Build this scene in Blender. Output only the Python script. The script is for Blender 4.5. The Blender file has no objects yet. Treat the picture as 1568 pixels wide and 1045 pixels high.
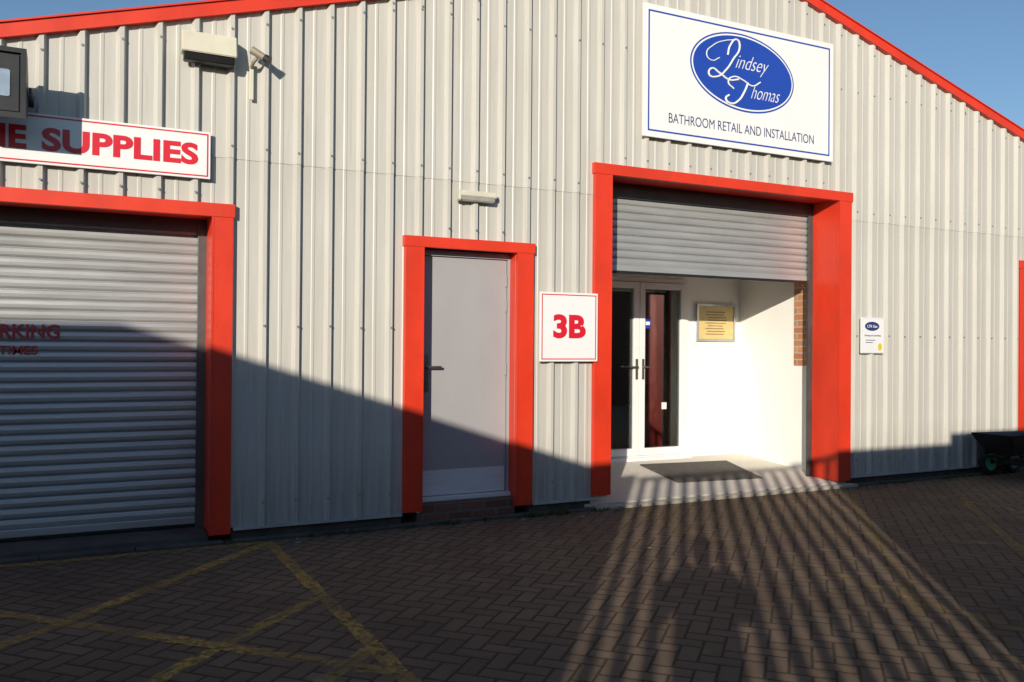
import bpy, bmesh, math, random
from mathutils import Vector, Matrix
random.seed(7)
scene=bpy.context.scene
scene.view_settings.view_transform='Standard'
scene.view_settings.look='None'
scene.view_settings.exposure=0
AZ=math.radians(37.9); EL=math.radians(13.5)
TX=math.tan(AZ); K=math.tan(EL)/math.cos(AZ)

# ---------------------------------------------------------------- materials
class NT:
    def __init__(s,m):
        s.t=m.node_tree; s.n=s.t.nodes; s.l=s.t.links
    def node(s,typ,**kw):
        n=s.n.new(typ)
        for k,v in kw.items(): setattr(n,k,v)
        return n
    def lk(s,a,b): s.l.new(a,b)
    def setin(s,sock,v):
        if hasattr(v,'is_output') or isinstance(v,bpy.types.NodeSocket): s.l.new(v,sock)
        else: sock.default_value=v
    def math(s,op,a,b=None,c=None):
        n=s.node('ShaderNodeMath',operation=op)
        s.setin(n.inputs[0],a)
        if b is not None: s.setin(n.inputs[1],b)
        if c is not None: s.setin(n.inputs[2],c)
        return n.outputs[0]
    def mix(s,f,a,b,blend='MIX'):
        n=s.node('ShaderNodeMix',data_type='RGBA',blend_type=blend)
        s.setin(n.inputs[0],f); s.setin(n.inputs[6],a); s.setin(n.inputs[7],b)
        return n.outputs[2]
    def ramp(s,f,p0,p1,c0=(0,0,0,1),c1=(1,1,1,1)):
        n=s.node('ShaderNodeValToRGB'); s.lk(f,n.inputs[0])
        e=n.color_ramp.elements; e[0].position=p0; e[1].position=p1; e[0].color=c0; e[1].color=c1
        return n.outputs[0]
    def noise(s,vec,scale,detail=4,rough=.55):
        n=s.node('ShaderNodeTexNoise'); n.inputs['Scale'].default_value=scale
        n.inputs['Detail'].default_value=detail; n.inputs['Roughness'].default_value=rough
        s.lk(vec,n.inputs['Vector']); return n.outputs['Fac']
def C(c): return (c[0],c[1],c[2],1)
def newmat(name):
    m=bpy.data.materials.new(name); m.use_nodes=True
    nt=NT(m); b=nt.n['Principled BSDF']; return m,nt,b
def mat(name,col,rough=.5,metal=0,var=.12,scale=3.0,stretch=(1,1,1),bump=0.0,bscale=60,dirt=0.0,dirtcol=(.08,.07,.06),spec=.5,sheen=0):
    m,nt,b=newmat(name)
    tc=nt.node('ShaderNodeTexCoord'); mp=nt.node('ShaderNodeMapping'); mp.inputs['Scale'].default_value=stretch
    nt.lk(tc.outputs['Object'],mp.inputs[0]); v=mp.outputs[0]
    n=nt.noise(v,scale,6,.6)
    lo=tuple(c*(1-var) for c in col); hi=tuple(min(1,c*(1+var)) for c in col)
    c=nt.mix(nt.ramp(n,.3,.7),C(lo),C(hi))
    if dirt>0:
        n2=nt.noise(v,scale*2.7,8,.7)
        f=nt.math('MULTIPLY',nt.ramp(n2,.52,.75),dirt)
        c=nt.mix(f,c,C(dirtcol))
    nt.lk(c,b.inputs['Base Color'])
    b.inputs['Roughness'].default_value=rough; b.inputs['Metallic'].default_value=metal
    b.inputs['Specular IOR Level'].default_value=spec; b.inputs['Sheen Weight'].default_value=sheen
    r=nt.math('MULTIPLY_ADD',n,.25,rough-.12); nt.lk(r,b.inputs['Roughness'])
    if bump>0:
        bn=nt.node('ShaderNodeBump'); bn.inputs['Strength'].default_value=bump; bn.inputs['Distance'].default_value=.01
        nt.lk(nt.noise(tc.outputs['Object'],bscale,4),bn.inputs['Height']); nt.lk(bn.outputs[0],b.inputs['Normal'])
    return m

def cladding_mat():
    m,nt,b=newmat('cladding_coated_steel')
    tc=nt.node('ShaderNodeTexCoord'); sp=nt.node('ShaderNodeSeparateXYZ'); nt.lk(tc.outputs['Object'],sp.inputs[0])
    mp=nt.node('ShaderNodeMapping'); mp.inputs['Scale'].default_value=(14,1,.55); nt.lk(tc.outputs['Object'],mp.inputs[0])
    streak=nt.noise(mp.outputs[0],1.6,6,.65)
    broad=nt.noise(tc.outputs['Object'],.9,4)
    c=nt.mix(nt.ramp(streak,.35,.7),C((.485,.47,.43)),C((.555,.54,.505)))
    c=nt.mix(nt.math('MULTIPLY',nt.ramp(broad,.4,.7),.35),c,C((.46,.44,.40)))
    sh=nt.math('FLOOR',nt.math('ADD',sp.outputs[0],.094)); wn=nt.node('ShaderNodeTexWhiteNoise',noise_dimensions='1D'); nt.lk(sh,wn.inputs['W'])
    c=nt.mix(nt.math('MULTIPLY',wn.outputs[0],.35),c,C((.42,.405,.38)))
    d=nt.math('SUBTRACT',1.0,nt.math('DIVIDE',sp.outputs[2],.7)); d=nt.math('MAXIMUM',d,0)
    d=nt.math('MULTIPLY',nt.math('MULTIPLY',d,nt.ramp(nt.noise(mp.outputs[0],3,6),.3,.75)),.75)
    c=nt.mix(d,c,C((.17,.155,.12)))
    sc=nt.ramp(nt.noise(tc.outputs['Object'],9,8,.75),.66,.76)
    c=nt.mix(nt.math('MULTIPLY',sc,.45),c,C((.25,.24,.2)))
    mp3=nt.node('ShaderNodeMapping'); mp3.inputs['Scale'].default_value=(40,1,1.1); nt.lk(tc.outputs['Object'],mp3.inputs[0])
    st=nt.ramp(nt.noise(mp3.outputs[0],1.3,3,.5),.60,.74)
    c=nt.mix(nt.math('MULTIPLY',st,.3),c,C((.28,.26,.22)))
    # grime under the sheet lap
    lp=nt.math('SUBTRACT',2.87,sp.outputs[2]); lp=nt.math('MULTIPLY',nt.math('GREATER_THAN',lp,0),nt.math('MAXIMUM',nt.math('SUBTRACT',1,nt.math('MULTIPLY',lp,2.5)),0))
    c=nt.mix(nt.math('MULTIPLY',lp,nt.math('MULTIPLY',nt.ramp(streak,.35,.65),.3)),c,C((.30,.28,.24)))
    nt.lk(c,b.inputs['Base Color']); b.inputs['Roughness'].default_value=.42
    bn=nt.node('ShaderNodeBump'); bn.inputs['Strength'].default_value=.3; bn.inputs['Distance'].default_value=.02
    mp2=nt.node('ShaderNodeMapping'); mp2.inputs['Scale'].default_value=(2,1,.8); nt.lk(tc.outputs['Object'],mp2.inputs[0])
    nt.lk(nt.noise(mp2.outputs[0],2.2,2),bn.inputs['Height']); nt.lk(bn.outputs[0],b.inputs['Normal'])
    return m

def paving_mat():
    m,nt,b=newmat('herringbone_block_paving')
    tc=nt.node('ShaderNodeTexCoord'); P=tc.outputs['Object']
    mp=nt.node('ShaderNodeMapping'); mp.inputs['Rotation'].default_value=(0,0,math.radians(45)); mp.inputs['Scale'].default_value=(9.8,9.8,9.8)
    nt.lk(P,mp.inputs[0]); sp=nt.node('ShaderNodeSeparateXYZ'); nt.lk(mp.outputs[0],sp.inputs[0])
    x,y=sp.outputs[0],sp.outputs[1]
    i=nt.math('FLOOR',x); j=nt.math('FLOOR',y); fx=nt.math('SUBTRACT',x,i); fy=nt.math('SUBTRACT',y,j)
    d=nt.math('FLOORED_MODULO',nt.math('SUBTRACT',i,j),4.0)
    def eq(v): return nt.math('COMPARE',d,float(v),.1)
    m0,m1,m2,m3=eq(0),eq(1),eq(2),eq(3)
    el=nt.math('ADD',fx,m1); er=nt.math('ADD',nt.math('SUBTRACT',1.0,fx),m0)
    eb=nt.math('ADD',fy,m2); et=nt.math('ADD',nt.math('SUBTRACT',1.0,fy),m3)
    e=nt.math('MINIMUM',nt.math('MINIMUM',el,er),nt.math('MINIMUM',eb,et))
    ii=nt.math('SUBTRACT',i,m1); jj=nt.math('SUBTRACT',j,m2)
    cb=nt.node('ShaderNodeCombineXYZ'); nt.lk(ii,cb.inputs[0]); nt.lk(jj,cb.inputs[1])
    wn=nt.node('ShaderNodeTexWhiteNoise',noise_dimensions='3D'); nt.lk(cb.outputs[0],wn.inputs['Vector'])
    wob=nt.noise(P,25,3); e2=nt.math('ADD',e,nt.math('MULTIPLY',nt.math('SUBTRACT',wob,.5),.07))
    joint=nt.ramp(e2,.03,.11)
    base=nt.mix(wn.outputs[0],C((.078,.055,.042)),C((.160,.116,.088)))
    grain=nt.noise(P,140,3,.7)
    base=nt.mix(nt.ramp(grain,.35,.75),base,C((.23,.175,.13)))
    base=nt.mix(nt.math('MULTIPLY',nt.ramp(nt.noise(P,.7,5,.6),.42,.68),.6),base,C((.052,.040,.033)))
    base=nt.mix(nt.math('MULTIPLY',nt.ramp(nt.noise(P,3.1,7,.7),.55,.75),.4),base,C((.23,.175,.12)))
    base=nt.mix(nt.math('MULTIPLY',nt.ramp(nt.noise(P,7.3,6,.7),.60,.70),.4),base,C((.038,.030,.025)))
    c=nt.mix(joint,C((.020,.017,.013)),base)
    nt.lk(c,b.inputs['Base Color'])
    b.inputs['Roughness'].default_value=.92; b.inputs['Specular IOR Level'].default_value=.08
    b.inputs['Sheen Weight'].default_value=.25; b.inputs['Sheen Roughness'].default_value=.5; b.inputs['Sheen Tint'].default_value=(.85,.62,.42,1)
    h=nt.math('ADD',nt.math('MULTIPLY',nt.ramp(e2,.02,.16),.55),nt.math('MULTIPLY',wn.outputs[0],.3))
    h=nt.math('ADD',h,nt.math('MULTIPLY',grain,1.4))
    bn=nt.node('ShaderNodeBump'); bn.inputs['Strength'].default_value=1.0; bn.inputs['Distance'].default_value=.010
    nt.lk(h,bn.inputs['Height']); nt.lk(bn.outputs[0],b.inputs['Normal'])
    return m

def yellow_mat(name,strength,p0):
    m,nt,b=newmat(name)
    tc=nt.node('ShaderNodeTexCoord'); P=tc.outputs['Object']
    b.inputs['Base Color'].default_value=(.46,.32,.09,1); b.inputs['Roughness'].default_value=.9; b.inputs['Specular IOR Level'].default_value=.15
    tr=nt.node('ShaderNodeBsdfTransparent'); mx=nt.node('ShaderNodeMixShader')
    f=nt.math('MULTIPLY',nt.ramp(nt.noise(P,22,9,.8),p0,p0+.16),nt.ramp(nt.noise(P,1.9,4),.24,.56))
    f=nt.math('MULTIPLY',f,strength)
    nt.lk(f,mx.inputs[0]); nt.lk(tr.outputs[0],mx.inputs[1]); nt.lk(b.outputs[0],mx.inputs[2])
    nt.lk(mx.outputs[0],nt.n['Material Output'].inputs[0]); return m

def brick_mat(name,c1,c2,axis='XZ',mortar=(.35,.32,.28)):
    m,nt,b=newmat(name)
    tc=nt.node('ShaderNodeTexCoord'); sp=nt.node('ShaderNodeSeparateXYZ'); nt.lk(tc.outputs['Object'],sp.inputs[0])
    cb=nt.node('ShaderNodeCombineXYZ')
    nt.lk(nt.math('ADD',sp.outputs[0],sp.outputs[1]),cb.inputs[0]); nt.lk(sp.outputs[2],cb.inputs[1])
    br=nt.node('ShaderNodeTexBrick'); nt.lk(cb.outputs[0],br.inputs['Vector'])
    br.inputs['Color1'].default_value=C(c1); br.inputs['Color2'].default_value=C(c2); br.inputs['Mortar'].default_value=C(mortar)
    br.inputs['Scale'].default_value=1; br.inputs['Brick Width'].default_value=.225; br.inputs['Row Height'].default_value=.075; br.inputs['Mortar Size'].default_value=.008
    n=nt.noise(tc.outputs['Object'],30,5); c=nt.mix(nt.math('MULTIPLY',n,.35),br.outputs[0],C((.05,.04,.035)))
    nt.lk(c,b.inputs['Base Color']); b.inputs['Roughness'].default_value=.9
    bn=nt.node('ShaderNodeBump'); bn.inputs['Strength'].default_value=.6; bn.inputs['Distance'].default_value=.006; bn.invert=True
    nt.lk(nt.math('ADD',br.outputs['Fac'],nt.math('MULTIPLY',n,.4)),bn.inputs['Height']); nt.lk(bn.outputs[0],b.inputs['Normal'])
    return m

M={}
M['clad']=cladding_mat()
M['red']=mat('red_coated_trim',(.66,.040,.013),.42,0,.12,2.5,(1,1,.6),.05,20,.3,(.32,.05,.03))
M['shutter']=mat('galvanised_shutter',(.45,.46,.46),.38,.45,.10,1.5,(1,1,9),.05,80,.25,(.28,.28,.27))
M['guide']=mat('guide_steel',(.10,.10,.10),.5,.5,.2,5)
M['dark']=mat('black_plastic',(.018,.018,.02),.4,0,.2,5)
M['white']=mat('white_sign_board',(.78,.78,.79),.35,0,.03,1.5,(1,1,1),0,60,.08,(.5,.49,.45))
M['upvc']=mat('white_upvc',(.80,.80,.80),.3,0,.03,2)
M['plaster']=mat('white_plaster',(.84,.83,.80),.8,0,.03,1.5,(1,1,1),.05,90,.05,(.6,.58,.5))
M['door']=mat('grey_door_paint',(.35,.345,.36),.42,0,.05,2,(1,1,.5),0,60,.15,(.26,.25,.24))
M['kick']=mat('brushed_kickplate',(.66,.68,.70),.38,.1,.06,3,(1,1,12))
M['steel']=mat('satin_steel',(.30,.28,.25),.3,.9,.05,5)
M['alu']=mat('reflector_aluminium',(.55,.58,.6),.25,.8,.1,5)
M['signred']=mat('sign_red_vinyl',(.62,.012,.03),.4,0,.03,3)
M['fadedred']=mat('faded_red_lettering',(.42,.04,.04),.6,0,.2,9,(1,1,1),0,60,.45,(.35,.28,.28))
M['blue']=mat('sign_blue_vinyl',(.015,.06,.38),.35,0,.05,2)
M['navy']=mat('sign_navy_vinyl',(.03,.04,.16),.4,0,.05,2)
M['txtwhite']=mat('white_vinyl',(.8,.8,.8),.4,0,.02,2)
M['cream']=mat('aged_cream_plastic',(.62,.59,.48),.45,0,.06,6,(1,1,1),0,60,.15,(.35,.32,.24))
M['cambody']=mat('weathered_camera_casing',(.26,.22,.16),.5,0,.1,8)
M['lens']=mat('ribbed_diffuser',(.38,.37,.33),.35,0,.1,12)
M['conc']=mat('concrete_floor',(.58,.52,.43),.85,0,.10,2.2,(1,1,1),.7,120,.25,(.40,.34,.27),sheen=.3)
M['kerb']=mat('kerb_stone',(.38,.33,.26),.9,0,.25,6,(1,1,1),.5,90,.4,(.16,.13,.10),sheen=.2)
M['plinth']=mat('dirty_plinth',(.09,.08,.07),.9,0,.3,5,(1,1,1),.4,60,.4,(.03,.03,.025))
M['mat']=mat('rubber_doormat',(.11,.10,.09),.95,0,.3,20,(1,1,1),.8,160,.3,(.20,.17,.13))
M['drip']=mat('drip_flashing',(.42,.42,.40),.45,.1,.15,4,(1,1,1),0,60,.4,(.15,.14,.12))
M['yellow']=yellow_mat('worn_yellow_paint',.74,.39)
M['yellowfaint']=yellow_mat('heavily_worn_yellow_paint',.6,.45)
M['pave']=paving_mat()
M['brickr']=brick_mat('orange_brick',(.48,.17,.07),(.60,.28,.13),mortar=(.5,.46,.4))
M['brickd']=brick_mat('dark_brick',(.16,.06,.04),(.22,.09,.06),mortar=(.16,.15,.13))
M['roof']=mat('roof_sheet',(.3,.3,.3),.6,0,.15,2)
M['fence']=mat('galvanised_palisade',(.30,.31,.32),.5,.4,.15,5)
M['tyre']=mat('tyre_rubber',(.02,.02,.02),.8,0,.3,10)
M['green']=mat('green_hub',(.05,.5,.28),.4,0,.1,5)
M['gredt']=mat('red_tool_plastic',(.6,.03,.03),.35,0,.05,5)
M['moss']=mat('moss_and_weeds',(.07,.085,.03),.95,0,.4,25,(1,1,1),.5,80)
M['litter']=mat('litter_paper',(.35,.35,.33),.7,0,.1,5)
M['paper']=mat('notice_paper',(.66,.50,.22),.5,0,.12,6)
M['ink']=mat('notice_ink',(.22,.15,.06),.6,0,.12,6)
M['yell2']=mat('yellow_vinyl',(.75,.5,.02),.4,0,.05,3)
M['screw']=mat('screw_caps',(.26,.26,.25),.4,.3,.1,5)
M['carpet']=mat('grey_carpet',(.08,.07,.065),.95,0,.2,10)
M['roomwall']=mat('room_wall_paint',(.30,.27,.24),.8,0,.1,2)
M['coat']=mat('dark_coat',(.04,.045,.06),.85,0,.2,12)
M['jeans']=mat('denim',(.05,.07,.12),.85,0,.2,14)
M['skin']=mat('skin',(.45,.28,.2),.55,0,.05,8)
M['hair']=mat('brown_hair',(.06,.04,.025),.7,0,.3,30)
def glassmat():
    m,nt,b=newmat('door_glass')
    gl=nt.node('ShaderNodeBsdfGlossy'); gl.inputs['Roughness'].default_value=.02; gl.inputs['Color'].default_value=(.8,.85,.85,1)
    tr=nt.node('ShaderNodeBsdfTransparent'); tr.inputs['Color'].default_value=(.78,.8,.79,1)
    fr=nt.node('ShaderNodeFresnel'); fr.inputs['IOR'].default_value=1.7
    tc=nt.node('ShaderNodeTexCoord'); bn=nt.node('ShaderNodeBump'); bn.inputs['Strength'].default_value=.05; bn.inputs['Distance'].default_value=.01
    nt.lk(nt.noise(tc.outputs['Object'],2.5,2),bn.inputs['Height']); nt.lk(bn.outputs[0],gl.inputs['Normal'])
    f=nt.math('ADD',nt.math('MULTIPLY',fr.outputs[0],1.4),.08)
    mx=nt.node('ShaderNodeMixShader'); nt.lk(f,mx.inputs[0]); nt.lk(tr.outputs[0],mx.inputs[1]); nt.lk(gl.outputs[0],mx.inputs[2])
    nt.lk(mx.outputs[0],nt.n['Material Output'].inputs[0]); return m
M['glass']=glassmat()

# ---------------------------------------------------------------- helpers
def group(name,loc=(0,0,0)):
    e=bpy.data.objects.new(name,None); e.location=loc; e.empty_display_size=.3
    scene.collection.objects.link(e); return e
def add(name,me,material,parent=None,smooth=False):
    o=bpy.data.objects.new(name,me); scene.collection.objects.link(o)
    if material: 
        me.materials.clear(); me.materials.append(material)
    if parent:
        o.parent=parent; o.matrix_parent_inverse=Matrix.Translation(-Vector(parent.location))
    if smooth:
        for p in me.polygons: p.use_smooth=True
    return o
def mesh(name,verts,faces):
    me=bpy.data.meshes.new(name); me.from_pydata([tuple(v) for v in verts],[],faces); me.update(); return me
def bm_to(name,bm,material,parent,smooth=False):
    me=bpy.data.meshes.new(name); bm.normal_update(); bm.to_mesh(me); bm.free(); return add(name,me,material,parent,smooth)
def bmbox(bm,x0,x1,y0,y1,z0,z1,bev=0):
    r=bmesh.ops.create_cube(bm,size=1)
    for v in r['verts']:
        v.co=Vector(((x0+x1)/2+v.co.x*(x1-x0),(y0+y1)/2+v.co.y*(y1-y0),(z0+z1)/2+v.co.z*(z1-z0)))
    if bev>0:
        es=set(e for v in r['verts'] for e in v.link_edges)
        bmesh.ops.bevel(bm,geom=list(es),offset=bev,segments=2,affect='EDGES',profile=.6)
def box(name,x0,x1,y0,y1,z0,z1,m,parent=None,bev=0.002):
    bm=bmesh.new(); bmbox(bm,x0,x1,y0,y1,z0,z1,bev); return bm_to(name,bm,m,parent)
def boxes(name,lst,m,parent=None,bev=.002):
    bm=bmesh.new()
    for b in lst: bmbox(bm,*b,bev)
    return bm_to(name,bm,m,parent)
def tube(name,pts,r,m,parent,res=3,cyc=False):
    cu=bpy.data.curves.new(name,'CURVE'); cu.dimensions='3D'; cu.bevel_depth=r; cu.bevel_resolution=res; cu.resolution_u=10
    s=cu.splines.new('BEZIER'); s.bezier_points.add(len(pts)-1)
    for bp,p in zip(s.bezier_points,pts):
        bp.co=p; bp.handle_left_type=bp.handle_right_type='AUTO'
    s.use_cyclic_u=cyc
    o=bpy.data.objects.new(name+'_tmp',cu); scene.collection.objects.link(o)
    dg=bpy.context.evaluated_depsgraph_get(); me=bpy.data.meshes.new_from_object(o.evaluated_get(dg))
    bpy.data.objects.remove(o); return add(name,me,m,parent,True)
def text(name,body,x0,x1,z0,z1,y,m,parent,off=0.0,shear=0.0,space=1.0,fit=True):
    cu=bpy.data.curves.new(name,'FONT'); cu.body=body; cu.size=1; cu.offset=off; cu.shear=shear; cu.space_character=space
    cu.extrude=.001; cu.resolution_u=5
    o=bpy.data.objects.new(name+'_tmp',cu); scene.collection.objects.link(o)
    dg=bpy.context.evaluated_depsgraph_get(); dg.update(); me=bpy.data.meshes.new_from_object(o.evaluated_get(dg))
    bpy.data.objects.remove(o)
    xs=[v.co.x for v in me.vertices]; ys=[v.co.y for v in me.vertices]
    sx=(x1-x0)/(max(xs)-min(xs)); sz=(z1-z0)/(max(ys)-min(ys))
    ax,ay=min(xs),min(ys)
    for v in me.vertices:
        a,b2,c=v.co
        v.co=(x0+(a-ax)*sx, y-.0008-c*.8, z0+(b2-ay)*sz)
    return add(name,me,m,parent)
def frame_lines(name,x0,x1,z0,z1,w,y0,y1,m,parent):
    return boxes(name,[(x0,x1,y0,y1,z0,z0+w),(x0,x1,y0,y1,z1-w,z1),(x0,x0+w,y0,y1,z0+w,z1-w),(x1-w,x1,y0,y1,z0+w,z1-w)],m,parent,0)
def disc(name,cx,cz,rx,rz,y0,y1,m,parent,rot=0,n=64):
    v=[];
    for yy in (y0,y1):
        for i in range(n):
            a=2*math.pi*i/n; px=rx*math.cos(a); pz=rz*math.sin(a)
            v.append((cx+px*math.cos(rot)-pz*math.sin(rot),yy,cz+px*math.sin(rot)+pz*math.cos(rot)))
    f=[tuple(range(n)),tuple(range(2*n-1,n-1,-1))]+[(i,i+n,(i+1)%n+n,(i+1)%n) for i in range(n)]
    return add(name,mesh(name,v,f),m,parent)
def skin(name,verts,edges,radii,m,parent,root=0,sub=2,mw=None):
    me=bpy.data.meshes.new(name); me.from_pydata(verts,edges,[])
    o=bpy.data.objects.new(name+'_tmp',me); scene.collection.objects.link(o)
    md=o.modifiers.new('s','SKIN'); md.use_smooth_shade=True
    for k,r in enumerate(radii):
        sv=me.skin_vertices[0].data[k]; sv.radius=(r if isinstance(r,tuple) else (r,r)); sv.use_root=(k==root)
    sb=o.modifiers.new('u','SUBSURF'); sb.levels=sub; sb.render_levels=sub
    dg=bpy.context.evaluated_depsgraph_get(); dg.update(); me2=bpy.data.meshes.new_from_object(o.evaluated_get(dg))
    bpy.data.objects.remove(o)
    if mw: me2.transform(mw)
    return add(name,me2,m,parent,True)

# ---------------------------------------------------------------- ground
gs=300
add('ground',mesh('ground',[(-gs,-gs,0),(gs,-gs,0),(gs,gs,0),(-gs,gs,0)],[(0,1,2,3)]),M['pave'])
linesL=[((-3.70,-.17),(-2.1,-.17)),((-2.1,-.15),(-2.02,-3.3)),((-4.5,-2.75),(-2.12,-.22)),((-3.9,-3.5),(-2.1,-1.72)),
       ((-4.3,-.7),(-2.05,-3.0)),((-5.4,-.17),(-3.70,-.17)),((-3.3,-3.9),(-2.05,-2.65))]
linesR=[((.85,-.42),(4.3,-.42)),((1.0,-.5),(1.12,-4.2)),((3.55,-.5),(.9,-3.4)),((1.1,-.75),(4.3,-3.9)),((4.35,-.42),(4.3,-4.5)),((2.3,-.45),(4.4,-2.3)),((4.3,-1.2),(1.4,-4.2))]
def markings(nm,lines,m):
    V=[];Fc=[]
    for k,(a,b) in enumerate(lines):
        a=Vector((a[0],a[1],0)); b=Vector((b[0],b[1],0)); d=(b-a).normalized(); nn=Vector((-d.y,d.x,0))
        z=.004+.0006*k
        L=(b-a).length; ns=max(2,int(L/.05)); prev=None
        for s in range(ns+1):
            c=a+d*(L*s/ns); w1=.042+random.uniform(-.010,.010); w2=.042+random.uniform(-.010,.010)
            V+=[c-nn*w1+Vector((0,0,z)),c+nn*w2+Vector((0,0,z))]
            i=len(V)-2
            if prev is not None: Fc.append((prev,i,i+1,prev+1))
            prev=i
    add(nm,mesh(nm,V,Fc),m)
markings('painted_ground_marking',linesL,M['yellow']); markings('painted_ground_marking',linesR,M['yellowfaint'])

# ---------------------------------------------------------------- building
B=group('industrial_unit_building',(2.5,0,0))
XL,XR=-6.6,11.6; PX,PZ=2.51,5.40; SL=.288
def top(x): return PZ-SL*abs(x-PX)
OPEN=[(-5.42,-2.5,0,2.42),(-.84,.026,0,2.29),(.99,3.87,0,3.06),(7.08,9.8,0,2.48)]
prof=[]; x=-1.094-.25*24
RD=.038
while x<XR+.3:
    prof+=[(x-.062,0),(x-.038,-RD),(x-.010,-RD),(x+.006,0),(x+.083,0),(x+.090,-.004),(x+.108,-.004),(x+.115,0)]
    x+=.25
xs_extra=[o[0] for o in OPEN]+[o[1] for o in OPEN]+[XL,XR,PX]
def yat(xx):
    for (a,ya),(b,yb) in zip(prof,prof[1:]):
        if a<=xx<=b: return ya+(yb-ya)*(xx-a)/(b-a)
    return 0
pts=[p for p in prof if XL<p[0]<XR]+[(e,yat(e)) for e in xs_extra]
pts=sorted(set(pts))
V=[];Fc=[]
LAP=2.90
def quad(a,b,za0,zb0,za1,zb1,dy):
    i=len(V); V.extend([(a[0],a[1]+dy,za0),(b[0],b[1]+dy,zb0),(b[0],b[1]+dy,zb1),(a[0],a[1]+dy,za1)]); Fc.append((i,i+1,i+2,i+3))
for a,b in zip(pts,pts[1:]):
    xm=(a[0]+b[0])/2
    z0=.10
    for o in OPEN:
        if o[0]<xm<o[1]: z0=o[3]
    ta,tb=top(a[0]),top(b[0])
    if z0<LAP-.02:
        quad(a,b,z0,z0,min(LAP,ta),min(LAP,tb),0)
        z0=LAP
    if min(ta,tb)>LAP:
        zz=z0-.03 if z0==LAP else z0
        quad(a,b,zz,zz,ta,tb,-.005)
        i=len(V); V.extend([(a[0],a[1]-.005,zz),(b[0],b[1]-.005,zz),(b[0],b[1]+.001,zz),(a[0],a[1]+.001,zz)]); Fc.append((i,i+1,i+2,i+3))
add('profiled_cladding',mesh('cladding',V,Fc),M['clad'],B)
bm=bmesh.new(); x=-1.094-.25*22
rows=[.28,1.62,2.96,4.25]
def screw(px,py,pz):
    r=bmesh.ops.create_cone(bm,cap_ends=True,segments=8,radius1=.0095,radius2=.007,depth=.010)
    for v in r['verts']: v.co=Vector((px+v.co.x,py-.004+v.co.z,pz+v.co.y))
while x<XR:
    for z in rows+[top(x)-.16]:
        if z>top(x)-.1: continue
        ins=any(o[0]-.18<x-.026<o[1]+.18 and z<o[3]+.12 for o in OPEN)
        if ins: continue
        screw(x-.024+random.uniform(-.004,.004),-RD-.003,z+random.uniform(-.008,.008))
    for o in OPEN[:3]:
        if o[0]<x<o[1]: screw(x-.024,-RD-.003,o[3]+.17)
    x+=.25
bm_to('cladding_screws',bm,M['screw'],B)
def verge(name,xa,xb,z_lo,z_hi,y0,y1,m):
    za,zb=top(xa),top(xb)
    v=[(xa,y0,za+z_lo),(xb,y0,zb+z_lo),(xb,y0,zb+z_hi),(xa,y0,za+z_hi),(xa,y1,za+z_lo),(xb,y1,zb+z_lo),(xb,y1,zb+z_hi),(xa,y1,za+z_hi)]
    return add(name,mesh(name,v,[(0,1,2,3),(7,6,5,4),(0,4,5,1),(3,2,6,7),(0,3,7,4),(1,5,6,2)]),m,B)
verge('verge_trim_west',XL-.1,PX,-.05,.045,-.060,0.02,M['red']); verge('verge_trim_east',PX,XR+.1,-.05,.045,-.060,0.02,M['red'])
verge('verge_cap_west',XL-.1,PX,.047,.06,-.075,.12,M['red']); verge('verge_cap_east',PX,XR+.1,.047,.06,-.075,.12,M['red'])
YB=24
for nm,xa,xb in (('roof_west',XL-.1,PX),('roof_east',PX,XR+.1)):
    za,zb=top(xa),top(xb)
    add(nm,mesh(nm,[(xa,.12,za+.05),(xb,.12,zb+.05),(xb,YB,zb+.05),(xa,YB,za+.05),(xa,.12,za),(xb,.12,zb),(xb,YB,zb),(xa,YB,za)],[(0,1,2,3),(7,6,5,4),(0,4,5,1),(3,2,6,7),(0,3,7,4),(1,5,6,2)]),M['roof'],B)
box('side_wall_west',XL,XL+.1,.05,YB,0,top(XL)-.01,M['clad'],B); box('side_wall_east',XR-.1,XR,.05,YB,0,top(XR)-.01,M['clad'],B)
add('rear_wall',mesh('rear',[(XL,YB,0),(XR,YB,0),(XR,YB,top(XR)),(PX,YB,PZ),(XL,YB,top(XL))],[(0,1,2,3,4)]),M['clad'],B)
segs=[(XL,-5.42-.16),(-2.34,-1.0),(.186,.813),(4.05,6.92),(9.96,XR)]
boxes('plinth',[(a,b,.012,.2,0,.135) for a,b in segs],M['plinth'],B,.004)
boxes('drip_flashing',[(a+.01,b-.01,-.052,.010,.085,.103) for a,b in segs],M['drip'],B,.002)

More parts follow.
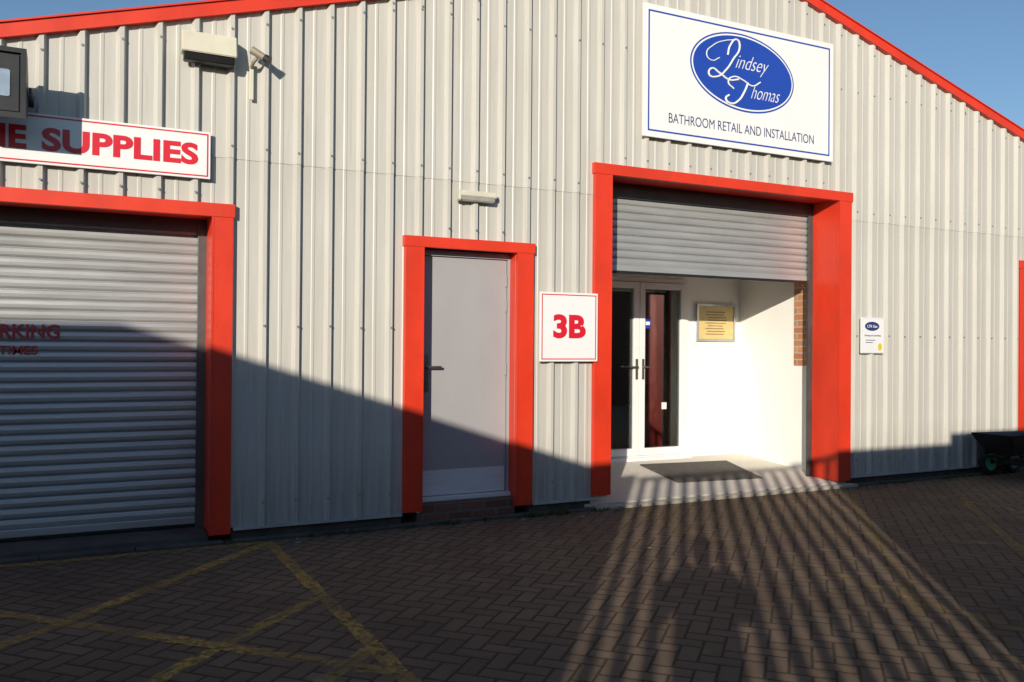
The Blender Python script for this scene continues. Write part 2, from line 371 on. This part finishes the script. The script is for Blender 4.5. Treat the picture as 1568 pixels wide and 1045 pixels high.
def opening_trim(pref,x0,x1,zt,w,hw,depth,zb=.10,right_bottom=None):
    zb2=right_bottom if right_bottom is not None else zb
    lst=[(x0-w,x0,-.046,.0,zb,zt+hw-.001),(x1,x1+w,-.046,.0,zb2,zt+hw-.001)]
    boxes(pref+'_jamb_faces',lst,M['red'],B,.004)
    box(pref+'_header_face',x0-w-.012,x1+w+.012,-.052,.0,zt,zt+hw,M['red'],B,.004)
    boxes(pref+'_reveals',[(x0-.02,x0-.001,.001,depth,zb,zt+.02),(x1+.001,x1+.02,.001,depth,zb2,zt+.02)],M['red'],B,.001)
    box(pref+'_soffit',x0-.02,x1+.02,.001,depth,zt+.021,zt+.04,M['red'],B,.001)
    boxes(pref+'_lips',[(x0-.010,x0+.004,-.050,-.0465,zb,zt),(x1-.004,x1+.010,-.050,-.0465,zb2,zt)],M['red'],B,0)
    bm=bmesh.new()
    for xx in (x0-w*.75,x0-w*.2,x1+w*.2,x1+w*.75):
        z=zb+.2
        while z<zt:
            r=bmesh.ops.create_uvsphere(bm,u_segments=8,v_segments=5,radius=.006)
            for v in r['verts']: v.co=Vector((xx+v.co.x,-.047+v.co.y*.5,z+v.co.z))
            z+=.45
    bm_to(pref+'_rivets',bm,M['red'],B)

def shutter(pref,x0,x1,z0,z1,y):
    V=[];F=[]; p=.075; n=int(math.ceil((z1-z0)/p))
    prof2=[(0,.008),(.05,-.002),(.2,-.0085),(.5,-.0115),(.8,-.0085),(.92,-.003),(.95,.010)]
    rows=[]
    for k in range(n):
        j=random.uniform(-.0012,.0012)
        for f,d in prof2: rows.append((z0+(k+f)*p,y+d+j))
    for (z,yy) in rows: V+=[(x0,yy,z),(x1,yy,z)]
    for i in range(len(rows)-1): F.append((2*i,2*i+1,2*i+3,2*i+2))
    add(pref+'_slats',mesh(pref,V,F),M['shutter'],B)
    box(pref+'_bottom_rail',x0+.01,x1-.01,y-.022,y+.02,z0-.055,z0+.002,M['shutter'],B,.006)
    box(pref+'_rail_seal',x0+.02,x1-.02,y-.008,y+.008,z0-.08,z0-.056,M['dark'],B,.003)
    boxes(pref+'_guides',[(x0-.055,x0+.012,y-.05,y-.022,0.04,z1),(x1-.012,x1+.055,y-.05,y-.022,0.04,z1)],M['guide'],B,.003)
    box(pref+'_header_shade_strip',x0-.04,x1+.04,y-.045,y-.02,z1-.16,z1+.1,M['guide'],B,.003)  # added dark strip, stands in for the header's shade across the top slats

opening_trim('loading_bay',-5.42,-2.5,2.42,.15,.10,.33,.06)
shutter('loading_bay_shutter',-5.37,-2.55,.14,2.50,.36)
box('loading_bay_sill',-5.42,-2.5,.0,.5,0,.055,M['plinth'],B,.006)
text('shutter_lettering_upper','NO PARKING',-4.27,-3.50,1.505,1.61,.343,M['fadedred'],B,.028)
text('shutter_lettering_lower','AT ALL TIMES',-4.22,-3.64,1.39,1.455,.343,M['fadedred'],B,.02)
opening_trim('personnel_door',-.84,.026,2.29,.16,.09,.13,.11,.09)
box('door_leaf',-.815,.0,.125,.17,.2,2.235,M['door'],B,.003)
boxes('door_frame',[(-.84,-.818,.10,.18,.17,2.29),(.004,.026,.10,.18,.17,2.29),(-.818,.004,.10,.18,2.24,2.29)],M['door'],B,.002)
box('kick_plate',-.805,-.01,.118,.1225,.205,.42,M['kick'],B,.001)
box('door_threshold',-.84,.026,.06,.2,.165,.198,M['kick'],B,.003)
box('brick_step',-.86,.05,.02,.3,0,.163,M['brickd'],B,.004)
D=bmesh.new()
bmbox(D,-.778,-.732,.108,.1235,1.09,1.40,.004); bmbox(D,-.765,-.745,.075,.108,1.285,1.305,.004); bmbox(D,-.765,-.63,.064,.084,1.284,1.306,.006); bmbox(D,-.762,-.748,.096,.108,1.15,1.19,.003)
bm_to('lever_handle',D,M['steel'],B)
boxes('door_hinges',[(-.016,-.002,.108,.1235,z,z+.10) for z in (.42,1.22,1.78,2.0)],M['door'],B,.003)
opening_trim('showroom_door',.99,3.87,3.06,.18,.10,.35,.12,.06)
shutter('showroom_shutter',1.04,3.82,2.28,3.10,.38)
opening_trim('side_bay',7.08,9.8,2.48,.16,.10,.33,.08); shutter('side_bay_shutter',7.13,9.75,.14,2.55,.36)
boxes('light_block_backing',[(-5.6,-2.3,.55,.6,0,3.0),(-.9,.1,.25,.3,0,2.6),(6.9,10,.55,.6,0,2.9)],M['dark'],B,0)  # unseen black sheets added behind the closed openings to block light
FY=1.7; SX=4.03
def fz(y): return .04+.0676*y
FZ=fz(FY)
add('lobby_floor',mesh('lobby_floor',[(.75,-.005,fz(0)),(SX,-.005,fz(0)),(SX,FY,FZ),(.75,FY,FZ),(.75,-.005,0),(SX,-.005,0),(SX,FY,0),(.75,FY,0)],[(0,1,2,3),(4,5,1,0),(5,6,2,1),(7,4,0,3)]),M['conc'],B)
box('lobby_ceiling',.7,SX+.1,.47,FY+.1,2.95,3.0,M['plaster'],B,0)
DX0,DXM,DX1=1.76,2.475,3.20
boxes('lobby_back_wall',[(.7,DX0-.01,FY,FY+.1,FZ-.02,2.95),(DX1+.01,SX,FY,FY+.1,FZ-.02,2.95),(DX0-.01,DX1+.01,FY,FY+.1,2.30,2.95)],M['plaster'],B,0)
box('lobby_side_wall',SX,SX+.1,.405,FY+.1,0,2.95,M['plaster'],B,0)
box('lobby_west_wall',.6,.7,.405,FY+.1,0,2.95,M['plaster'],B,0)
box('lobby_brick_pier',SX-.012,SX-.001,.405,.76,1.28,2.94,M['brickr'],B,0)
boxes('front_returns',[(3.9,SX+.1,.355,.40,.0,3.2),(.6,.97,.355,.40,.0,3.2),(.6,4.1,.41,.46,3.0,3.3)],M['plaster'],B,0)
box('skirting',DX1+.02,SX-.013,FY-.016,FY-.001,FZ-.01,FZ+.09,M['upvc'],B,.002)
boxes('inner_room_walls',[(.9,1.0,FY+.1,7,0,2.9),(5.4,5.5,FY+.1,7,0,2.9),(.9,5.5,7,7.1,0,2.9),(.9,5.5,FY+.1,7.1,2.9,3.0)],M['roomwall'],B,0)
box('inner_room_floor',.9,5.5,FY+.03,7,0,FZ-.01,M['carpet'],B,0)
bm=bmesh.new(); bmbox(bm,2.7,4.1,2.9,3.6,.15,.70,.06); bmbox(bm,2.1,2.5,3.3,3.7,.15,1.0,.03); bmbox(bm,3.4,4.6,6.3,6.9,.8,1.9,.02)
bm_to('bathroom_display_units',bm,M['upvc'],B)
def door_unit():
    x0,xm,x1=DX0,DXM,DX1; zb,zt=FZ+.005,2.295
    L=[(x0,x0+.05,FY-.04,FY+.03,zb,zt),(x1-.05,x1,FY-.04,FY+.03,zb,zt),(x0+.05,x1-.05,FY-.04,FY+.03,zt-.05,zt),(x0+.05,x1-.05,FY-.04,FY+.03,zb,zb+.04)]
    for a,b in ((x0+.054,xm-.004),(xm+.004,x1-.054)):
        L+=[(a,a+.075,FY-.06,FY+.0,zb+.045,zt-.055),(b-.075,b,FY-.06,FY+.0,zb+.045,zt-.055),(a+.075,b-.075,FY-.06,FY+.0,zt-.13,zt-.055),(a+.075,b-.075,FY-.06,FY+.0,zb+.045,zb+.13)]
    boxes('entrance_door_frames',L,M['upvc'],B,.006)
    for k,(a,b) in enumerate(((x0+.129,xm-.079),(xm+.079,x1-.129))):
        box('entrance_glass_%d'%k,a-.01,b+.01,FY-.03,FY-.015,zb+.12,zt-.12,M['glass'],B,0)
    for k,xx in enumerate((xm-.045,xm+.045)):
        s=-1 if k==0 else 1
        boxes('entrance_handle_%d'%k,[(xx-.015,xx+.015,FY-.075,FY-.061,1.10,1.34),(min(xx,xx+s*.12),max(xx,xx+s*.12),FY-.105,FY-.09,1.235,1.255),(xx-.008,xx+.008,FY-.105,FY-.075,1.237,1.253)],M['steel'],B,.003)
    box('entrance_sill',x0-.02,x1+.02,FY-.10,FY-.041,FZ-.01,FZ+.03,M['upvc'],B,.004)
    box('door_sticker',xm+.09,xm+.17,FY-.034,FY-.0315,1.70,1.83,M['blue'],B,0); box('door_sticker_panel',xm+.10,xm+.16,FY-.037,FY-.0345,1.74,1.78,M['txtwhite'],B,0)
    box('letter_notice',xm+.34,xm+.41,FY-.034,FY-.0315,.74,.82,M['txtwhite'],B,0)
door_unit()

mp_=[(2.17,.50),(3.24,.41),(3.49,1.30),(2.31,1.39)]
add('doormat',mesh('doormat',[(a,b,fz(b)+.001) for a,b in mp_]+[(a+(.01 if k in(0,3) else -.01),b+(.01 if k<2 else -.01),fz(b)+.014) for k,(a,b) in enumerate(mp_)],[(4,5,6,7),(0,1,5,4),(1,2,6,5),(2,3,7,6),(3,0,4,7)]),M['mat'])
bm=bmesh.new(); x=.80
while x<4.0:
    bmbox(bm,x+.003,x+.20,-.125+random.uniform(-.004,.004),-.012,0,.030+random.uniform(-.004,.004),.006); x+=.205
bm_to('threshold_kerb',bm,M['kerb'],None)
bm=bmesh.new()
for a,b in ((-6.6,-2.4),(-1.0,.2),(4.1,11.6),(-2.34,-1.0),(.2,.8)):
    x=a
    while x<b-.1:
        bmbox(bm,x+.003,min(b,x+.6)-.003,-.085+random.uniform(-.006,.006),-.004,0,.018+random.uniform(0,.008),.006); x+=.6
bm_to('wall_base_kerb',bm,M['plinth'],None)
V=[];Fc=[]
for k in range(2200):
    px=random.choice([random.uniform(-2.4,.8),random.uniform(4.1,7.5),random.gauss(-.3,.5),random.gauss(.45,.25)]); 
    if math.sin(px*7)+math.sin(px*17.3)<.0: continue
    py=-.09-abs(random.gauss(0,.03)); s=random.uniform(.008,.03); a=random.uniform(0,6.28); h=random.uniform(.005,.045)
    d=Vector((math.cos(a),math.sin(a),0))*s; n=Vector((-d.y,d.x,0))*.4; c=Vector((px,py,.004)); t=c+d+Vector((0,0,h))
    i=len(V); V+=[c-n,c+n,t]; Fc.append((i,i+1,i+2))
add('weeds_and_moss',mesh('weeds',V,Fc),M['moss'])
bm=bmesh.new()
for (px,py) in ((-1.9,-.28),(-1.88,-.16),(.02,-.2),(.55,-.3),(-.6,-2.1),(.4,-1.5)):
    s=random.uniform(.008,.018); bmbox(bm,px-s,px+s,py-s*.4,py+s*.4,.004,.010,.002)
bm_to('litter',bm,M['litter'],None)

# ---------------------------------------------------------------- signs
def board(name,x0,x1,z0,z1,y0=-.062,y1=-.042):
    g=group(name,((x0+x1)/2,y0,(z0+z1)/2)); box('board',x0,x1,y0,y1,z0,z1,M['white'],g,.003); return g
g=board('shop_fascia_sign',-6.3,-2.52,2.69,3.035)
frame_lines('border',-6.28,-2.535,2.705,3.02,.010,-.0635,-.0625,M['signred'],g)
text('lettering','SUPPLIES',-3.61,-2.605,2.785,2.945,-.063,M['signred'],g,.04,space=1.03)
text('lettering_first_word','MARINE',-4.50,-3.70,2.785,2.945,-.063,M['signred'],g,.04,space=1.03)
g=board('unit_number_sign',.232,.827,1.345,1.96,-.075,-.055)
frame_lines('border',.25,.809,1.363,1.942,.009,-.0765,-.0755,M['signred'],g)
text('lettering','3B',.365,.70,1.55,1.765,-.076,M['signred'],g,.045)
g=board('bathroom_showroom_sign',1.308,3.733,3.455,4.705,-.075,-.05)
frame_lines('border',1.36,3.68,3.51,4.65,.016,-.0765,-.0755,M['blue'],g)
RO=math.radians(-4)
disc('oval_ring',2.51,4.215,.665,.385,-.0765,-.0752,M['blue'],g,RO)
disc('oval_gap',2.51,4.215,.648,.368,-.0785,-.077,M['txtwhite'],g,RO)
disc('oval_field',2.51,4.215,.632,.352,-.0805,-.079,M['blue'],g,RO)
def swash(nm,pts,r): tube(nm,[(a,-.083,b) for a,b in pts],r,M['txtwhite'],g,2)
swash('letter_l',[(2.30,4.36),(2.33,4.46),(2.42,4.53),(2.45,4.46),(2.37,4.33),(2.28,4.21),(2.17,4.13),(2.07,4.14),(2.10,4.20),(2.20,4.17),(2.32,4.12),(2.44,4.14)],.010)
swash('letter_l_loop',[(2.42,4.53),(2.27,4.50),(2.12,4.43),(2.04,4.33),(2.10,4.28),(2.20,4.32)],.0055)
text('lettering_upper','indsey',2.40,2.83,4.205,4.39,-.082,M['txtwhite'],g,-.014,.55)
swash('letter_t_bar',[(2.38,4.04),(2.31,4.10),(2.38,4.16),(2.50,4.14),(2.62,4.10),(2.72,4.15)],.008)
swash('letter_t_stem',[(2.56,4.12),(2.51,4.02),(2.44,3.93),(2.35,3.89),(2.28,3.93),(2.32,3.97)],.011)
text('lettering_middle','homas',2.60,2.98,3.975,4.11,-.082,M['txtwhite'],g,-.014,.55)
text('lettering_lower','BATHROOM RETAIL AND INSTALLATION',1.60,3.455,3.612,3.705,-.076,M['navy'],g,-.004)
g=board('gas_engineer_sign',4.188,4.54,1.43,1.82,-.058,-.038)
frame_lines('border',4.196,4.532,1.438,1.812,.005,-.0595,-.0585,M['kick'],g)
disc('oval',4.35,1.725,.11,.05,-.0595,-.0582,M['navy'],g); text('lettering','LTR Gas',4.275,4.425,1.71,1.74,-.061,M['txtwhite'],g,.01)
text('lettering_lower','Heating and plumbing',4.235,4.48,1.61,1.635,-.059,M['navy'],g)
boxes('contact_lines',[(4.25,4.40,-.0595,-.0585,1.57,1.577),(4.25,4.36,-.0595,-.0585,1.545,1.552)],M['navy'],g,0)
disc('badge',4.47,1.50,.03,.04,-.0595,-.0582,M['yell2'],g)
g=group('framed_notice',(3.65,FY,1.8))
frame_lines('frame',3.335,3.935,1.555,2.015,.028,FY-.035,FY-.001,M['alu'],g); box('paper',3.365,3.905,FY-.026,FY-.0205,1.585,1.985,M['paper'],g,0)
boxes('text_lines',[(3.46+.05*random.random(),3.81-.09*random.random(),FY-.0285,FY-.0275,1.64+.034*i,1.650+.034*i) for i in range(9)],M['ink'],g,0)

# ---------------------------------------------------------------- lamps
g=group('bulkhead_lamp',(-2.52,-.1,3.65))
def prism(nm,x0,x1,poly,m,par,taper=0):
    n=len(poly); v=[(x0+taper*0,y,z) for y,z in poly]+[(x1,y,z) for y,z in poly]
    f=[tuple(range(n)),tuple(range(2*n-1,n-1,-1))]+[(i,i+n,(i+1)%n+n,(i+1)%n) for i in range(n)]
    bm=bmesh.new(); me=mesh(nm,v,f); bm.from_mesh(me); bmesh.ops.recalc_face_normals(bm,faces=bm.faces)
    bmesh.ops.bevel(bm,geom=list(bm.edges),offset=.006,segments=2,affect='EDGES'); return bm_to(nm,bm,m,par)
prism('housing',-2.73,-2.35,[(-.035,3.75),(-.13,3.74),(-.16,3.585),(-.035,3.585)],M['cream'],g)
prism('lens',-2.715,-2.365,[(-.05,3.583),(-.155,3.581),(-.13,3.53),(-.05,3.53)],M['dark'],g)
g=group('bulkhead_lamp',(-.36,-.1,2.73))
prism('housing',-.545,-.20,[(-.035,2.785),(-.085,2.785),(-.10,2.765),(-.10,2.735),(-.035,2.735)],M['cream'],g)
prism('lens',-.53,-.215,[(-.037,2.733),(-.097,2.733),(-.085,2.70),(-.037,2.695)],M['lens'],g)
prism('end_cap',-.553,-.53,[(-.036,2.79),(-.10,2.785),(-.105,2.70),(-.036,2.69)],M['cream'],g)
g=group('security_camera',(-2.2,-.15,3.6))
box('mounting_plate',-2.245,-2.215,-.05,-.036,3.32,3.60,M['cream'],g,.003)
tube('bracket',[(-2.23,-.045,3.56),(-2.225,-.09,3.59),(-2.2,-.11,3.62)],.014,M['cambody'],g)
bm=bmesh.new(); r=bmesh.ops.create_cone(bm,cap_ends=True,segments=20,radius1=.030,radius2=.026,depth=.13)
Mx=Matrix.Translation((-2.19,-.135,3.64))@Matrix.Rotation(math.radians(-30),4,'Z')@Matrix.Rotation(math.radians(122),4,'Y')
bmesh.ops.transform(bm,matrix=Mx,verts=bm.verts); bm_to('camera_body',bm,M['cambody'],g)
bm=bmesh.new(); r=bmesh.ops.create_cone(bm,cap_ends=True,segments=20,radius1=.030,radius2=.035,depth=.04)
bmesh.ops.transform(bm,matrix=Mx@Matrix.Translation((0,0,.07)),verts=bm.verts); bm_to('camera_hood',bm,M['dark'],g)
g=group('floodlight',(-3.95,-.35,3.1))
prism('housing',-4.15,-3.68,[(-.44,2.90),(-.44,3.34),(-.34,3.32),(-.26,3.2),(-.26,3.0),(-.34,2.93)],M['dark'],g)
frame_lines('bezel',-4.15,-3.68,2.90,3.34,.030,-.465,-.441,M['dark'],g)
box('gasket',-4.11,-3.72,-.449,-.4415,2.94,3.30,M['dark'],g,.002)
prism('reflector_glass',-4.06,-3.77,[(-.449,3.03),(-.4535,3.03),(-.4535,3.20),(-.449,3.20)],M['alu'],g)
boxes('yoke',[(-3.672,-3.655,-.37,-.10,3.08,3.12),(-4.175,-4.158,-.37,-.10,3.08,3.12),(-4.175,-3.655,-.10,-.085,3.06,3.14),(-4.0,-3.92,-.085,-.035,3.04,3.16)],M['dark'],g,.003)

# ---------------------------------------------------------------- garden cart
CX=-.42
g=group('garden_cart',(6.75+CX,-.35,0))
bm=bmesh.new()
tx0,tx1,ty0,ty1=6.30+CX,7.35+CX,-.62,-.12
o=[(tx0,ty0,.52),(tx1,ty0,.50),(tx1,ty1,.50),(tx0,ty1,.52)]
b_=[(tx0+.17,ty0+.08,.28),(tx1-.12,ty0+.08,.28),(tx1-.12,ty1-.08,.28),(tx0+.17,ty1-.08,.28)]
i_=[(tx0+.03,ty0+.03,.515),(tx1-.03,ty0+.03,.495),(tx1-.03,ty1-.03,.495),(tx0+.03,ty1-.03,.515)]
ib=[(tx0+.19,ty0+.10,.305),(tx1-.14,ty0+.10,.305),(tx1-.14,ty1-.10,.305),(tx0+.19,ty1-.10,.305)]
vs=[bm.verts.new(p) for p in o+b_+i_+ib]
for k in range(4):
    n=(k+1)%4
    bm.faces.new((vs[k],vs[4+k],vs[4+n],vs[n])); bm.faces.new((vs[k],vs[n],vs[8+n],vs[8+k])); bm.faces.new((vs[8+k],vs[8+n],vs[12+n],vs[12+k]))
bm.faces.new(vs[4:8][::-1]); bm.faces.new(vs[12:16]); bmesh.ops.recalc_face_normals(bm,faces=bm.faces)
bmesh.ops.bevel(bm,geom=list(bm.edges),offset=.01,segments=2,affect='EDGES'); bm_to('tray',bm,M['dark'],g)
def wheel(nm,cx,cy,r,hub):
    n=28;m2=10;V=[];F=[]
    for i in range(n):
        a=2*math.pi*i/n
        for j in range(m2):
            q=2*math.pi*j/m2; rr=r-.035+.035*math.cos(q); V.append((cx+rr*math.cos(a),cy+.035*math.sin(q),r+rr*math.sin(a)))
    for i in range(n):
        for j in range(m2): F.append((i*m2+j,((i+1)%n)*m2+j,((i+1)%n)*m2+(j+1)%m2,i*m2+(j+1)%m2))
    add(nm+'_tyre',mesh(nm,V,F),M['tyre'],g,True)
    disc(nm+'_rim',cx,r,r-.06,r-.06,cy-.03,cy+.03,hub,g,0,28); disc(nm+'_hub',cx,r,.03,.03,cy-.045,cy+.045,M['dark'],g,0,16)
wa,wb=6.66+CX,7.09+CX
wheel('wheel_a',wa,-.68,.165,M['green']); wheel('wheel_b',wa,-.12,.165,M['green']); wheel('wheel_c',wb,-.68,.15,M['gredt']); wheel('wheel_d',wb,-.12,.15,M['green'])
tube('axle_a',[(wa,-.68,.165),(wa,-.37,.165),(wa,-.12,.165)],.012,M['dark'],g); tube('axle_b',[(wb,-.68,.15),(wb,-.37,.15),(wb,-.12,.15)],.012,M['dark'],g)
boxes('chassis',[(6.45+CX,7.2+CX,-.55,-.52,.22,.255),(6.45+CX,7.2+CX,-.22,-.19,.22,.255),(wa-.02,wa+.02,-.53,-.22,.15,.22),(wb-.02,wb+.02,-.53,-.22,.15,.22)],M['dark'],g)
tube('handle',[(7.3+CX,-.37,.27),(7.6+CX,-.45,.55),(7.8+CX,-.5,.95)],.014,M['dark'],g)
g=group('lawn_strimmer',(7.0,-.85,0))
tube('shaft',[(6.52,-.95,.06),(6.85,-.92,.10),(7.4,-.85,.2)],.013,M['alu'],g)
box('motor_housing',6.55,6.80,-1.0,-.88,.03,.13,M['gredt'],g,.02)
tube('guard',[(6.46,-1.05,.03),(6.40,-.96,.05),(6.46,-.86,.03)],.012,M['dark'],g)

# ---------------------------------------------------------------- yard opposite (behind the viewpoint)
FYY=-8.6; ox=TX*8.6; oz=K*8.6
S=Vector((-math.sin(AZ),-math.cos(AZ),0))*8
X0=-4.78
g=group('brick_outbuilding',(-12,-12,0))
pr=[(-22,0),(X0-.68,0),(X0-.68,.40+oz),(.77-ox,.40+oz),(-3.37-ox,1.74+oz),(-22,1.74+oz)]
v=[(a,FYY,b) for a,b in pr]+[(a+S.x,FYY+S.y,b) for a,b in pr]; n=len(pr)
me=mesh('walls',v,[tuple(range(n)),tuple(range(2*n-1,n-1,-1))]+[(i,i+n,(i+1)%n+n,(i+1)%n) for i in range(n)])
add('walls',me,M['brickd'],g)
boxes('garage_door',[(-14,-11.2,FYY+.002,FYY+.06,0,2.3)],M['red'],g)
box('window',-10,-8.8,FYY+.002,FYY+.05,1.2,2.2,M['upvc'],g)
g=group('brick_yard_wall',(2,FYY,0))
xr=X0+1.95
boxes('courses',[(xr,5.71-ox,FYY-.22,FYY,0,.38+oz),(5.711-ox,14,FYY-.22,FYY,0,.50+oz)],M['brickd'],g,.01)
g=group('palisade_fence',(-6,FYY,0))
L=[];x=X0-.62
while x<xr-.03:
    L.append((x,x+.080+random.uniform(-.006,.006),FYY-.02,FYY,0.03,.36+oz+random.uniform(-.02,.02)))
    x+=.175
boxes('pales',L,M['fence'],g,.002)
boxes('rails',[(X0-.67,xr,FYY-.06,FYY-.021,.2,.26),(X0-.67,xr,FYY-.06,FYY-.021,.30+oz,.36+oz)],M['fence'],g,.002)
# the photographer, whose shadow falls into the picture
px_,py_=-3.42,-7.02
g=group('photographer',(px_,py_,0))
MW=Matrix.Translation((px_,py_,0))@Matrix.Rotation(math.radians(-26),4,'Z')
skin('coat',[(0,0,.86),(0,0,1.02),(0,0,1.2),(0,0,1.38),(0,0,1.47),(.17,0,1.42),(.25,.10,1.20),(.10,.20,1.38),(-.17,0,1.42),(-.25,.10,1.20),(-.10,.20,1.36)],
     [(0,1),(1,2),(2,3),(3,4),(3,5),(5,6),(6,7),(3,8),(8,9),(9,10)],[(.17,.13),(.15,.12),(.145,.115),(.16,.12),.06,.075,.055,.042,.075,.055,.042],M['coat'],g,1,2,MW)
skin('legs',[(0,0,.90),(.09,0,.84),(.11,.02,.48),(.12,0,.10),(-.09,0,.84),(-.11,.02,.48),(-.12,0,.10)],[(0,1),(1,2),(2,3),(0,4),(4,5),(5,6)],[(.13,.11),.095,.065,.052,.095,.065,.052],M['jeans'],g,0,2,MW)
for nm,s in (('shoe_left',-1),('shoe_right',1)):
    skin(nm,[(s*.12,-.06,.045),(s*.12,.05,.05),(s*.135,.18,.04)],[(0,1),(1,2)],[.042,.048,.036],M['dark'],g,0,2,MW)
skin('head',[(0,0,1.44),(0,.01,1.53),(0,.03,1.60),(0,.025,1.67),(0,.01,1.73),(0,.12,1.615)],[(0,1),(1,2),(2,3),(3,4),(2,5)],[.055,.055,(.068,.075),(.075,.09),(.05,.06),.012],M['skin'],g,0,2,MW)
skin('hair',[(0,-.03,1.60),(0,-.02,1.68),(0,.01,1.745)],[(0,1),(1,2)],[(.07,.055),(.085,.08),(.05,.06)],M['hair'],g,0,2,MW)
for nm,s in (('hand_left',-1),('hand_right',1)):
    vv=[(s*.10,.20,1.375),(s*.075,.235,1.41)]; ee=[(0,1)]; rr=[(.024,.018),(.034,.016)]
    for f in range(4):
        b0=len(vv); zz=1.40+.014*f
        vv+=[(s*.055,.255,zz),(s*.035,.268,zz+.006),(s*.015,.262,zz+.008)]; ee+=[(1,b0),(b0,b0+1),(b0+1,b0+2)]; rr+=[.009,.0085,.0075]
    b0=len(vv); vv+=[(s*.06,.225,1.45),(s*.035,.228,1.462)]; ee+=[(1,b0),(b0,b0+1)]; rr+=[.010,.009]
    skin(nm,vv,ee,rr,M['skin'],g,0,1,MW)

# ---------------------------------------------------------------- light
w=bpy.data.worlds.new("World"); scene.world=w; w.use_nodes=True
nt=w.node_tree; bg=nt.nodes['Background']; sky=nt.nodes.new('ShaderNodeTexSky'); sky.sky_type='NISHITA'; sky.sun_disc=False
sky.sun_elevation=EL; sky.sun_rotation=math.pi+AZ; sky.air_density=1.0; sky.dust_density=0.2; sky.ozone_density=3.0
nt.links.new(sky.outputs[0],bg.inputs[0]); bg.inputs[1].default_value=.118
sl=bpy.data.lights.new('sun','SUN'); sl.energy=5; sl.angle=math.radians(.4); sl.color=(1,.91,.76)
so=bpy.data.objects.new('sun',sl); scene.collection.objects.link(so)
d=Vector((math.sin(AZ)*math.cos(EL),math.cos(AZ)*math.cos(EL),-math.sin(EL))); so.rotation_euler=d.to_track_quat('-Z','Y').to_euler(); so.location=(-10,-20,15)
# ---------------------------------------------------------------- camera
cam=bpy.data.cameras.new('camera'); cam.lens=30; cam.sensor_width=36; cam.clip_end=2000; cam.clip_start=.05
co=bpy.data.objects.new('camera',cam); scene.collection.objects.link(co); co.location=(-3.29,-6.68,1.48)
p=math.radians(.33); fw=Vector((.4415*math.cos(p),.897*math.cos(p),math.sin(p)))
q=fw.to_track_quat('-Z','Y').to_matrix().to_4x4()@Matrix.Rotation(math.radians(.45),4,'Z')
co.rotation_euler=q.to_euler(); scene.camera=co
